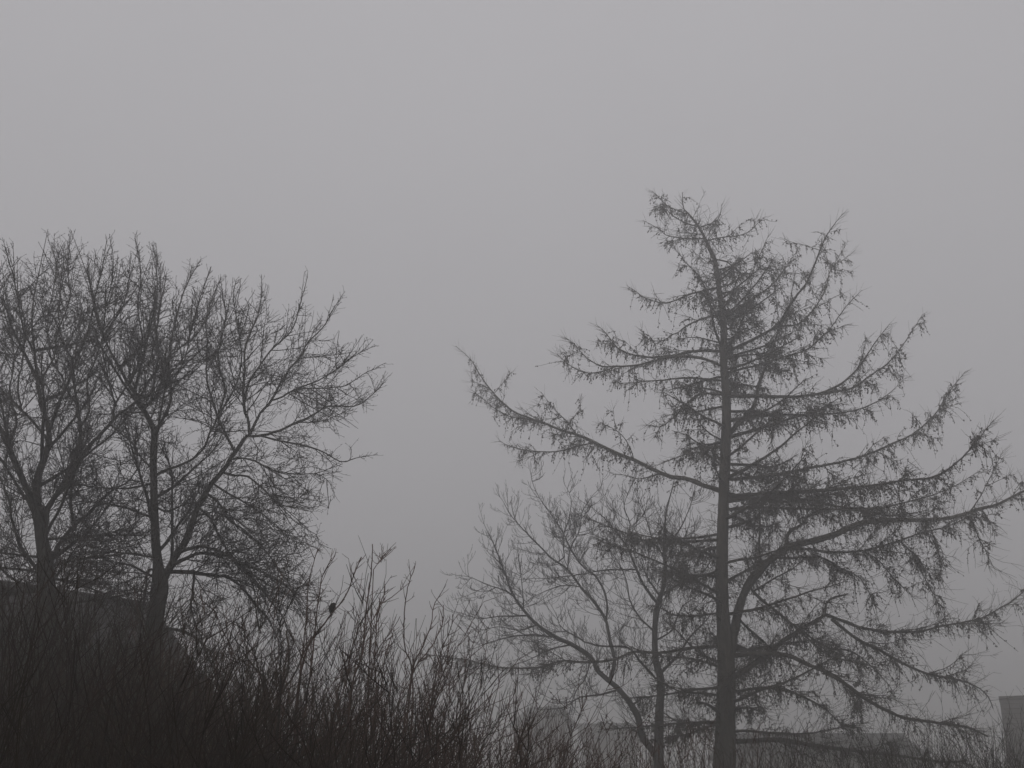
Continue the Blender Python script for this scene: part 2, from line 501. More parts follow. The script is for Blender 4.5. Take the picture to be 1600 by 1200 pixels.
LARCH = [  # path, width at base, width at tip
 # the heavy second stem and the limb it turns into
 ([(1142, 1030), (1148, 985), (1156, 945), (1170, 912), (1193, 885), (1212, 868), (1234, 854), (1267, 846), (1303, 835), (1340, 818), (1385, 812), (1432, 812), (1477, 810), (1505, 804), (1532, 795), (1560, 788), (1575, 780), (1600, 767), (1650, 742)], 19, 2.2, .1),
 ([(1230, 858), (1230, 835), (1240, 826), (1253, 820), (1263, 806), (1280, 800)], 9, 2, -.2),
 # right side, from the top
 ([(1093, 355), (1110, 349), (1122, 342), (1126, 332), (1127, 318)], 2.4, .8),
 ([(1105, 376), (1127, 371), (1150, 368), (1167, 364), (1178, 355), (1192, 341)], 2.8, .8),
 ([(1116, 405), (1136, 409), (1150, 420), (1170, 433), (1181, 410), (1190, 390), (1200, 368)], 3.2, .8),
 ([(1133, 497), (1156, 479), (1175, 468), (1206, 445), (1225, 422), (1248, 389)], 5, .8),
 ([(1133, 552), (1150, 543), (1187, 525), (1217, 506), (1233, 479), (1248, 458), (1263, 437), (1283, 387), (1294, 364), (1317, 334)], 7, .9),
 ([(1217, 510), (1248, 506), (1271, 483), (1290, 452), (1296, 426), (1325, 376)], 3.6, .8),
 ([(1137, 582), (1180, 571), (1215, 560), (1250, 550), (1267, 542), (1283, 527), (1298, 512), (1312, 492), (1325, 475), (1347, 453)], 5, .8),
 ([(1138, 678), (1147, 668), (1164, 652), (1179, 633), (1187, 598), (1202, 560), (1217, 515), (1232, 487), (1236, 462), (1243, 423)], 9, .9),
 ([(1141, 619), (1187, 619), (1244, 619), (1283, 614), (1317, 598), (1344, 571), (1363, 541), (1390, 506)], 8, .9),
 ([(1283, 616), (1332, 606), (1359, 587), (1386, 568), (1405, 545), (1424, 518), (1442, 489)], 4.5, .8),
 ([(1141, 656), (1206, 648), (1263, 648), (1321, 644), (1359, 633), (1390, 614), (1413, 591)], 6.5, .8),
 ([(1140, 683), (1160, 677), (1187, 669), (1240, 652), (1275, 642), (1310, 622)], 7.5, 1.5),
 ([(1145, 749), (1210, 742), (1275, 729), (1307, 723), (1356, 710), (1389, 695), (1421, 681), (1447, 661), (1467, 638), (1483, 612), (1509, 580)], 7, .9),
 ([(1142, 775), (1210, 770), (1291, 765), (1372, 757), (1405, 751), (1454, 746), (1480, 734), (1502, 716), (1522, 694), (1551, 655)], 8, .9),
 ([(1140, 779), (1210, 777), (1262, 781), (1307, 791), (1366, 796), (1405, 788), (1454, 775), (1486, 762), (1530, 735)], 7, .9),
 ([(1142, 796), (1187, 793), (1259, 795), (1340, 797), (1390, 806), (1440, 800)], 6, 1.2),
 ([(1515, 800), (1532, 775), (1545, 749), (1567, 703)], 2.4, .7),
 ([(1228, 857), (1262, 858), (1301, 863), (1350, 860), (1395, 848), (1437, 833), (1480, 822), (1519, 804)], 6, 1),
 ([(1190, 888), (1186, 856), (1188, 820), (1187, 790)], 6, 2),
 ([(1217, 872), (1262, 871), (1288, 873), (1314, 889), (1340, 902), (1356, 925), (1364, 948)], 4.5, 1),
 ([(1350, 862), (1372, 875), (1389, 895), (1411, 918), (1431, 934)], 3, 1),
 ([(1405, 845), (1420, 858), (1435, 872), (1443, 900), (1462, 935), (1471, 960)], 3, .8),
 ([(1455, 830), (1463, 850), (1468, 868), (1472, 890), (1466, 905)], 3, 1),
 ([(1515, 808), (1524, 828), (1535, 850), (1543, 866), (1545, 888)], 2.6, .9),
 ([(1535, 798), (1546, 815), (1557, 835)], 2.2, .9),
 ([(1140, 1060), (1150, 1056), (1177, 1038), (1203, 1018), (1236, 992), (1268, 973), (1288, 960), (1290, 944), (1301, 934), (1325, 928)], 12, 3),
 ([(1288, 960), (1314, 969), (1350, 982), (1389, 987), (1437, 987), (1470, 979), (1502, 973), (1535, 965), (1561, 950), (1584, 937), (1605, 918), (1625, 895)], 7, 1.4),
 ([(1300, 968), (1340, 999), (1372, 1015), (1405, 1034), (1447, 1052), (1486, 1060), (1519, 1070), (1541, 1086), (1551, 1108)], 7.5, 1.6),
 ([(1138, 1026), (1165, 1022), (1207, 1021), (1236, 1026), (1262, 1038), (1294, 1051), (1320, 1067), (1350, 1090), (1382, 1108), (1411, 1121), (1444, 1127), (1480, 1132), (1512, 1136), (1545, 1150)], 10, 3),
 ([(1138, 1083), (1187, 1075), (1216, 1075), (1242, 1083), (1275, 1099), (1294, 1112), (1307, 1125), (1330, 1147)], 7, 1.4),
 ([(1135, 1158), (1170, 1158), (1210, 1156), (1242, 1160), (1275, 1166), (1340, 1174), (1405, 1181), (1470, 1190), (1510, 1188)], 11, 4),
 ([(1172, 918), (1190, 938), (1210, 953), (1242, 979), (1259, 995), (1288, 1021), (1327, 1034), (1372, 1044)], 6, 1.2),
 ([(1155, 968), (1172, 985), (1190, 999), (1206, 1016)], 5.5, 3),
 ([(1177, 924), (1210, 904), (1242, 888), (1262, 869)], 4, 1.2),
 ([(1250, 984), (1290, 1010), (1335, 1020), (1380, 1060), (1400, 1085)], 4, 1),
 # left side, from the top
 ([(1071, 334), (1056, 327), (1041, 321), (1031, 310), (1020, 299)], 2.2, .8),
 ([(1086, 353), (1068, 347), (1051, 338), (1040, 327), (1022, 322)], 2.4, .8),
 ([(1102, 373), (1076, 373), (1059, 371), (1042, 368), (1031, 359), (1020, 352), (1004, 344)], 3.2, .8),
 ([(1128, 545), (1116, 513), (1110, 480), (1100, 446), (1086, 424), (1073, 412), (1054, 386)], 5, .9),
 ([(1123, 449), (1105, 453), (1075, 460), (1053, 470), (1037, 473), (1022, 470), (1006, 464), (997, 457), (980, 446)], 4.4, .8),
 ([(1122, 492), (1108, 495), (1094, 499), (1077, 507), (1059, 519), (1044, 526), (1035, 532), (1013, 530), (1002, 513)], 3.6, .8),
 ([(1126, 536), (1103, 530), (1081, 527), (1055, 530)], 3, .9),
 ([(1128, 549), (1099, 548), (1072, 550), (1057, 555), (1026, 558), (1002, 557), (980, 552), (965, 544), (956, 533), (947, 521), (932, 508)], 7, .9),
 ([(1128, 572), (1101, 561), (1072, 557), (1044, 559), (1017, 565), (995, 571), (962, 572), (943, 572), (927, 565), (916, 557), (905, 545), (894, 533), (883, 526)], 7, .9),
 ([(962, 572), (940, 581), (916, 583), (896, 575), (881, 563), (872, 554)], 3, .8),
 ([(1130, 595), (1090, 591), (1061, 591), (1035, 594), (1006, 596), (984, 598), (962, 598)], 4.5, 1),
 ([(1133, 617), (1096, 615), (1077, 628), (1058, 647), (1036, 666), (1010, 664)], 5, 1),
 ([(1133, 690), (1110, 678), (1096, 664), (1084, 645), (1070, 632)], 4, 1),
 ([(1133, 731), (1105, 710), (1080, 707), (1055, 716), (1026, 729)], 4, 1),
 ([(1130, 768), (1110, 762), (1096, 757), (1073, 748), (1048, 745), (1017, 732), (991, 719), (963, 708), (934, 694), (906, 681), (877, 672), (852, 662), (827, 653), (801, 642), (782, 626), (763, 604), (747, 580), (735, 561), (713, 541)], 10.5, .9),
 ([(928, 691), (903, 697), (871, 705), (836, 705), (817, 702), (795, 696), (781, 688)], 3.6, .9),
 ([(990, 718), (985, 700), (972, 680), (953, 668), (935, 660)], 2.4, .8),
 ([(899, 677), (885, 657), (871, 643), (858, 628), (846, 612)], 2.6, .7),
 ([(884, 672), (893, 655), (905, 640), (908, 620)], 1.8, .7),
 ([(1030, 740), (1000, 748), (975, 742), (958, 740)], 2.6, .8),
 ([(852, 662), (830, 655), (800, 652), (775, 640), (760, 628), (738, 610)], 2.4, .7),
 ([(1128, 843), (1067, 847), (1027, 848), (1000, 843), (977, 833), (947, 822), (917, 810), (900, 803)], 6.5, 1.2),
 ([(1128, 930), (1105, 917), (1083, 903), (1050, 887), (1017, 873), (983, 860), (950, 850), (925, 838)], 6, 1),
 ([(1130, 892), (1093, 900), (1067, 911), (1040, 925)], 5, 1),
 ([(1128, 957), (1083, 963), (1050, 960), (1033, 950), (1010, 945)], 5, 1),
 ([(1130, 1010), (1077, 1013), (1033, 1020), (990, 1018), (960, 1030), (917, 1035), (877, 1033), (850, 1042), (817, 1045), (773, 1043), (743, 1035), (717, 1030), (683, 1025), (655, 1022)], 7, 1.6),
 ([(1132, 1045), (1093, 1032), (1060, 1027), (1020, 1022)], 5, 1.5),
 ([(1133, 1087), (1093, 1083), (1067, 1082), (1043, 1072), (1015, 1060)], 6, 1.2),
 ([(1130, 1125), (1117, 1108), (1104, 1100), (1088, 1097)], 7, 4),
 ([(1132, 1127), (1067, 1130), (1017, 1135), (987, 1138), (940, 1140)], 5.5, 1.5),
 ([(1132, 1128), (1100, 1138), (1073, 1147), (1043, 1152), (1010, 1158)], 5, 1.5),
]
_lobj = []
for spec in LARCH:
    pts, w0, w1 = spec[:3]
    _lobj.append(LX.limb(pts, w0, w1, spec[3] if len(spec) > 3 else None, snap=60))
# limbs that come towards the camera or go away behind the trunk
_rng = LX.rng
for z_px, az, ln in [(420, 60, 1.0), (432, -40, 1.1), (450, 35, 1.3), (470, 100, 1.3), (485, -70, 1.2), (505, 20, 1.7), (520, -110, 1.5), (540, 70, 1.9), (560, -20, 2.0), (585, 130, 1.9), (600, 50, 2.2),
                     (625, -80, 2.0), (645, 25, 2.3), (665, -130, 2.0), (690, 95, 2.2), (715, -55, 2.1), (735, 40, 2.4), (760, -100, 2.3), (790, 75, 2.5), (820, 30, 2.6), (850, 115, 2.3),
                     (880, -65, 2.3), (910, 50, 2.5), (945, -120, 2.2), (985, 85, 2.3), (1020, 20, 2.5), (1060, -85, 2.2), (1110, 60, 2.2), (1145, -30, 2.4),
                     (425, 20, .9), (436, 75, .9), (440, -55, 1.0), (462, 45, 1.3), (468, -30, 1.2), (478, 70, 1.4), (492, 40, 1.6), (498, -45, 1.6), (515, 60, 1.8), (530, 30, 1.9), (548, -60, 2.0), (556, 45, 2.1),
                     (575, -40, 2.1), (592, 65, 2.2), (612, -150, 1.6), (630, 140, 1.7), (655, -35, 2.5), (700, 150, 1.6), (725, 50, 2.8), (752, -45, 3.0), (770, 35, 3.2), (785, -30, 3.2),
                     (800, 55, 3.0), (812, -60, 2.8), (838, 150, 2.0), (870, -140, 2.2), (900, 140, 2.2), (960, -30, 2.6), (1000, 60, 2.6), (1040, -140, 2.0), (1075, 145, 2.2), (1095, -50, 2.6), (1130, 130, 2.2)]:
    j = int(np.argmin(np.abs(LX.px[0][:, 1] - z_px)))
    st = LX.pt[0][j]
    a = math.radians(az)
    d = np.array([math.cos(a), math.sin(a) * (1 if az > 0 else 1), 0.05 + 0.25 * (z_px < 560)])
    _lobj.append(LX.limb3(st, d, ln * _rng.uniform(.85, 1.15), 0.014 + 0.009 * ln, (0, 0, 0.35), 0.06))

DENSE = (14, 15, 16, 17, 19, 21, 23, 24)

def larch_dress(rng, o, P, R, base, rich=1.0):
    """side branches, hanging branchlets with cones, hair-fine raked shoots"""
    tw, cn = Geo(), Geo()
    axes = [(P, 1.0)]
    L = plen(P)
    droop = 2.0 if P[-1][2] < P[0][2] - .35 and L < 3.2 else 1.0
    if L > 1.3:
        nb = max(1, int(L * 1.7))
        t = rng.uniform(.2, .9, nb)
        st, tg = sample(P[None], np.zeros(nb, int), t)
        d = sprout(rng, tg, rng.uniform(.6, 1.05, nb)); d[:, 2] = d[:, 2] * .45 + rng.normal(.0, .12, nb)
        ln = rng.uniform(.5, 1.5, nb) * (1.05 - .6 * t) * min(1.0, .35 + L * .16)
        big = grow(rng, st, d, ln, 12, (0, 0, .15), .09)
        tw.tubes(big, taper(nb, 12, .006 + .006 * ln, .004), 4)
        axes += [(b, .8) for b in big]
    out0 = P[-1] - P[0]; out0[2] = 0
    for P, f in axes:
        L = plen(P)
        Pn = P[None]
        n = max(2, int(L * 5.0 * f * rich))
        t = rng.uniform(.12, .97, n) ** 1.15
        st, tg = sample(Pn, np.zeros(n, int), t)
        d = sprout(rng, tg, rng.uniform(.6, 1.15, n)); d[:, 2] = d[:, 2] * .6 + rng.normal(-.1, .18, n)
        ln = rng.uniform(.18, .80, n) * (1.08 - .85 * t) * min(1.1, .5 + L * .22)
        lat = grow(rng, st, d, ln, 7, (0, 0, -.12), .11)
        tw.tubes(lat, taper(n, 7, rng.uniform(.0060, .0095, n), .0038), 3)
        out = unit(out0 + 1e-6)
        n2 = max(6, int(L * 11))
        t2 = rng.beta(3.2, 1.0, n2)
        st2, tg2 = sample(Pn, np.zeros(n2, int), t2)
        sv = out + rng.normal(0, .32, (n2, 3)); sv[rng.random(n2) < .25] *= -1
        sv[:, 2] -= .15
        sv = unit(sv - (sv * tg2).sum(1, keepdims=True) * tg2)
        a2 = rng.uniform(.35, .75, n2)[:, None]
        d2 = tg2 * np.cos(a2) + sv * np.sin(a2)
        sh = grow(rng, st2, d2, rng.uniform(.16, .55, n2) * (1.1 - .45 * t2), 3, (0, 0, .18), .04)
        m = 2
        pi = np.repeat(np.arange(n), m)
        st3, tg3 = sample(lat, pi, rng.uniform(.25, 1, n * m))
        d3 = sprout(rng, tg3, rng.uniform(.4, 1.0, n * m)) + out * .2; d3[:, 2] += .02
        sh2 = grow(rng, st3, d3, rng.uniform(.08, .30, n * m), 3, (0, 0, .12), .08)
        allsh = np.concatenate([sh, sh2])
        tw.tubes(allsh, taper(len(allsh), 3, rng.uniform(.0026, .0042, len(allsh)), .0018), 3)
        if P[0][2] < 7.4:
            nf = int(L * 9)
            st4, tg4 = sample(Pn, np.zeros(nf, int), rng.uniform(.05, .98, nf))
            fine = grow(rng, st4, sprout(rng, tg4, rng.uniform(.5, 1.3, nf)), rng.uniform(.25, .85, nf), 6, (0, 0, .1), .12)
            tw.tubes(fine, taper(nf, 6, .0052, .0026), 3)
            pi = np.repeat(np.arange(nf), 3)
            st4, tg4 = sample(fine, pi, rng.uniform(.25, 1, len(pi)))
            f2 = grow(rng, st4, sprout(rng, tg4, rng.uniform(.5, 1.1, len(pi))), rng.uniform(.08, .32, len(pi)), 4, (0, 0, .1), .1)
            tw.tubes(f2, taper(len(pi), 4, .0034, .0020), 3)
        # hanging branchlets, thick in places
        nh = max(4, int(L * 14 * f * droop * rich))
        cen = rng.uniform(.12, .74, max(1, int(L * .8)))
        th = np.where(rng.random(nh) < .45, rng.beta(1.3, 1.7, nh), rng.choice(cen, nh) + rng.normal(0, .05, nh))
        th = np.clip(th, .05, .97)
        sa, ta = sample(Pn, np.zeros(nh, int), th)
        pi = np.repeat(np.arange(n), 4)
        sb, tb = sample(lat, pi, rng.uniform(.15, .98, len(pi)))
        s_ = np.concatenate([sa, sb]); t_ = np.concatenate([ta, tb])
        N = len(s_)
        d = t_ * .3 + rng.normal(0, .30, (N, 3)); d[:, 2] -= .7
        lh = rng.gamma(2.0, .072, N) + .03
        lh[rng.random(N) < .12 * droop] *= 1.9
        lh[:nh] *= 1.1 - .6 * th
        lh = np.clip(lh, .04, .8)
        hg = grow(rng, s_, d, lh, 4, (0, 0, -.5), .14)
        tw.tubes(hg, taper(N, 4, rng.uniform(.0045, .0072, N), .0032), 3)
        nc = np.clip((lh * rng.uniform(8, 22, N)).astype(int), 1, 7)
        pi = np.repeat(np.arange(N), nc)
        cp, ct = sample(hg, pi, rng.uniform(.1, 1, len(pi)))
        cd = ct + rng.normal(0, .55, cp.shape)
        bigc = rng.random(len(pi)) < .5
        Lc = np.where(bigc, rng.uniform(.020, .034, len(pi)), rng.uniform(.010, .018, len(pi)))
        cn.octs(cp + rng.normal(0, .014, cp.shape), cd, Lc, Lc * rng.uniform(.50, .72, len(pi)))
        pi = np.repeat(np.arange(n), 3)
        cp, ct = sample(lat, pi, rng.uniform(.1, 1, n * 3))
        cn.octs(cp + rng.normal(0, .016, cp.shape), ct + rng.normal(0, .6, cp.shape), rng.uniform(.015, .030, n * 3), rng.uniform(.010, .017, n * 3))
        pi = np.nonzero(rng.random(len(allsh)) < .4)[0]
        cp, ct = sample(allsh, pi, rng.uniform(.05, .7, len(pi)))
        cn.octs(cp, ct + rng.normal(0, .5, cp.shape), .009, .0065)
    tw.build('twig_spray', M_LTWIG, o, base, kind='stuff')
    cn.build('cone_spray', M_CONE, o, base, kind='stuff')

for _k, (o, P, R) in enumerate(_lobj):
    larch_dress(LX.rng, o, P, R, LX.base, 1.5 if _k in DENSE else 1.0)
larch_dress(LX.rng, LX.trunk_obj, LX.tP[-26:], LX.tR[-26:], LX.base, 1.3)
# short shoots on the trunk itself go with its own bark
_g = Geo()
_n = 320
_t = _rng.uniform(.12, .96, _n)
_st, _tg = sample(LX.tP[None], np.zeros(_n, int), _t)
_d = sprout(_rng, _tg, _rng.uniform(.9, 1.6, _n))
_c = grow(_rng, _st, _d, _rng.uniform(.25, .8, _n), 6, (0, 0, -.3), .14)
_g.tubes(_c, taper(_n, 6, .006, .003), 3)
_pi = np.repeat(np.arange(_n), 5)
_s2, _t2 = sample(_c, _pi, _rng.uniform(.3, 1, len(_pi)))
_g.tubes(grow(_rng, _s2, sprout(_rng, _t2, _rng.uniform(.5, 1, len(_pi))), _rng.uniform(.08, .3, len(_pi)), 4, (0, 0, -.2), .12), taper(len(_pi), 4, .004, .002), 3)
_g.build('epicormic_shoot', M_LTWIG, LX.root, LX.base, kind='stuff')

# ------------------------------------------------------------------ bare broadleaved trees
CROWN_X = [-300, -60, 0, 40, 70, 110, 150, 168, 190, 210, 245, 280, 316, 348, 380, 406, 440, 481, 505, 536, 556, 590, 606, 612, 640]
CROWN_Y = [400, 385, 378, 390, 354, 356, 385, 368, 385, 362, 384, 410, 402, 430, 440, 426, 452, 424, 470, 454, 520, 538, 585, 700, 3000]

SIDE_Y = [400, 480, 540, 600, 650, 700, 760, 820, 880, 930]
SIDE_X = [470, 505, 540, 566, 556, 535, 515, 495, 482, 520]

def inside_crown(rng, P, body=True):
    """curves whose end stays within the crown's outline, a ragged one for the body of fine twigs"""
    e = P[:, -1] - np.array([0, 0, CAMZ])
    w = e[:, 1] * CP + e[:, 2] * SP
    px = 800 + FPX * e[:, 0] / w
    py = 600 - FPX * (e[:, 2] * CP - e[:, 1] * SP) / w
    n = len(P)
    lo = np.interp(px, CROWN_X, CROWN_Y) + (8 + rng.exponential(34, n) if body else -6)
    si = np.interp(py, SIDE_Y, SIDE_X) + (22 - rng.exponential(12, n) if body else 50)
    return (py > lo) & (px < si)

def dress(rng, o, P, R, base, twigm, up=.25, d2=7.0, l2=(.35, 1.3), d3=8.5, l3=(.14, .55), n4=4, l4=(.05, .24), buds=5, tip_up=.35, t0=.10, leaders=0):
    L = plen(P)
    Pn = P[None]
    tw = Geo()
    n = max(3, int(L * d2))
    t = np.sort(rng.uniform(t0, 1.0, n)); t[-1] = 1.0; t[-2] = .97
    st, tg = sample(Pn, np.zeros(n, int), t)
    ang = rng.uniform(.45, 1.15, n); ang[-2:] = .2
    d = sprout(rng, tg, ang); d[:, 2] += up * .3
    ln = rng.uniform(*l2, n) * (1.1 - .7 * t) * min(1.15, .45 + L * .24)
    B2 = grow(rng, st, d, ln, 9, (0, 0, up), .085)
    k_ = inside_crown(rng, B2); k_[0] = True; B2, ln = B2[k_], ln[k_]; n = len(B2)
    tw.tubes(B2, taper(n, 9, .0044 + .0046 * ln, .0034), 4)
    k = np.clip((ln * d3).astype(int), 2, 14)
    pi = np.repeat(np.arange(n), k)
    m = len(pi)
    tt = rng.uniform(.12, 1, m)
    st, tg = sample(B2, pi, tt)
    d = sprout(rng, tg, rng.uniform(.45, 1.05, m)); d[:, 2] += up * .25
    B3 = grow(rng, st, d, rng.uniform(*l3, m) * (1.1 - .5 * tt), 6, (0, 0, tip_up), .085)
    B3 = B3[inside_crown(rng, B3)]; m = len(B3)
    tw.tubes(B3, taper(m, 6, rng.uniform(.0036, .0050, m), .0025), 3)
    q = max(2, int(L * 6))
    st, tg = sample(Pn, np.zeros(q, int), rng.uniform(t0, 1, q))
    Bs = grow(rng, st, sprout(rng, tg, rng.uniform(.6, 1.3, q)), rng.uniform(*l3, q), 6, (0, 0, tip_up), .13)
    Bs = Bs[inside_crown(rng, Bs)]
    tw.tubes(Bs, taper(len(Bs), 6, .0046, .0026), 3)
    allb = [B3, Bs]
    if leaders:                                    # long budded shoots standing out of the crown's top
        st, tg = sample(Pn, np.zeros(leaders, int), rng.uniform(.5, .95, leaders))
        dl = sprout(rng, tg, rng.uniform(.1, .5, leaders)); dl[:, 2] += .35
        BL = grow(rng, st, dl, rng.uniform(.25, .8, leaders), 6, (0, 0, .4), .05)
        BL = BL[inside_crown(rng, BL, False)]
        tw.tubes(BL, taper(len(BL), 6, .0052, .0028), 4)
        allb.append(BL)
    B3 = np.concatenate(allb); m = len(B3)
    pi = np.repeat(np.arange(m), n4)
    st, tg = sample(B3, pi, rng.uniform(.15, 1, m * n4))
    d = sprout(rng, tg, rng.uniform(.5, 1.2, m * n4)); d[:, 2] += up * .2
    B4 = grow(rng, st, d, rng.uniform(*l4, m * n4), 3, (0, 0, tip_up), .13)
    B4 = B4[inside_crown(rng, B4, False)]
    sp = int(L * 16)                               # short spurs up to the limb's very tip
    st, tg = sample(Pn, np.zeros(sp, int), rng.uniform(.5, 1, sp))
    B5 = grow(rng, st, sprout(rng, tg, rng.uniform(.5, 1.0, sp)), rng.uniform(.03, .13, sp), 3, (0, 0, .3), .1)
    B4 = np.concatenate([B4, B5])
    tw.tubes(B4, taper(len(B4), 3, rng.uniform(.0027, .0036, len(B4)), .0021), 3)
    if buds:
        pi = np.repeat(np.arange(m), buds)
        st, tg = sample(B3, pi, rng.uniform(.2, 1, m * buds))
        bd = sprout(rng, tg, rng.uniform(.4, 1.0, len(pi)))
        sz = rng.uniform(.010, .020, len(pi))
        tw.octs(st + bd * sz[:, None] * .9, bd, sz, .0050)
        pi = np.arange(len(B4))
        st, tg = sample(B4, pi, rng.uniform(.6, 1, len(pi)))
        bd = sprout(rng, tg, rng.uniform(.4, 1.0, len(pi)))
        sz = rng.uniform(.009, .016, len(pi))
        tw.octs(st + bd * sz[:, None] * .9, bd, sz, .0046)
    tw.build('twig_spray', twigm, o, base, kind='stuff')

def dress_curled(rng, o, P, R, base, twigm):
    """sparse opposite twigs that dip, then curl up at the end"""
    L = plen(P)
    tw = Geo()
    Pn = P[None]
    n = max(4, int(L * 10))
    t = np.sort(rng.uniform(.12, 1, n)); t[-1] = 1
    st, tg = sample(Pn, np.zeros(n, int), t)
    d = sprout(rng, tg, rng.uniform(.6, 1.1, n)); d[-1] = tg[-1]; d[:, 2] -= .3
    ln = rng.uniform(.35, 1.2, n) * (1.1 - .6 * t)
    B2 = grow(rng, st, d, ln, 10, (0, 0, .85), .08)
    tw.tubes(B2, taper(n, 10, .0052 + .003 * ln, .0036), 4)
    k = np.clip((ln * 8).astype(int), 2, 9)
    pi = np.repeat(np.arange(n), k); m = len(pi)
    tt = rng.uniform(.15, 1, m)
    st, tg = sample(B2, pi, tt)
    d = sprout(rng, tg, rng.uniform(.5, 1.0, m)); d[:, 2] -= .1
    l3 = rng.uniform(.12, .50, m) * (1.15 - .5 * tt)
    B3 = grow(rng, st, d, l3, 6, (0, 0, 1.3), .07)
    tw.tubes(B3, taper(m, 6, .0046, .0033), 3)
    tw.octs(B3[:, -1], B3[:, -1] - B3[:, -2], .014, .0065)
    pi = np.repeat(np.arange(m), 2)
    st, tg = sample(B3, pi, rng.uniform(.3, .9, 2 * m))
    B4 = grow(rng, st, sprout(rng, tg, rng.uniform(.5, 1.0, 2 * m)), rng.uniform(.03, .14, 2 * m), 4, (0, 0, .9), .08)
    tw.tubes(B4, taper(2 * m, 4, .0040, .0030), 3)
    tw.build('twig_spray', twigm, o, base, kind='stuff')

def dress_tree(T, **kw):
    for o, P, R in T.objs:
        a = dict(kw)
        dz = P[-1][2] - P[0][2]
        if dz < 0.3:
            a['up'] = .02
            a['tip_up'] = .15
            a['d2'] = 10.0; a['n4'] = 5
        else:
            a['leaders'] = 9; a['d2'] = 7.0; a['d3'] = 8.0; a['n4'] = 4; a['tip_up'] = .25; a['up'] = .10
        dress(T.rng, o, P, R, T.base, T.twig, **a)

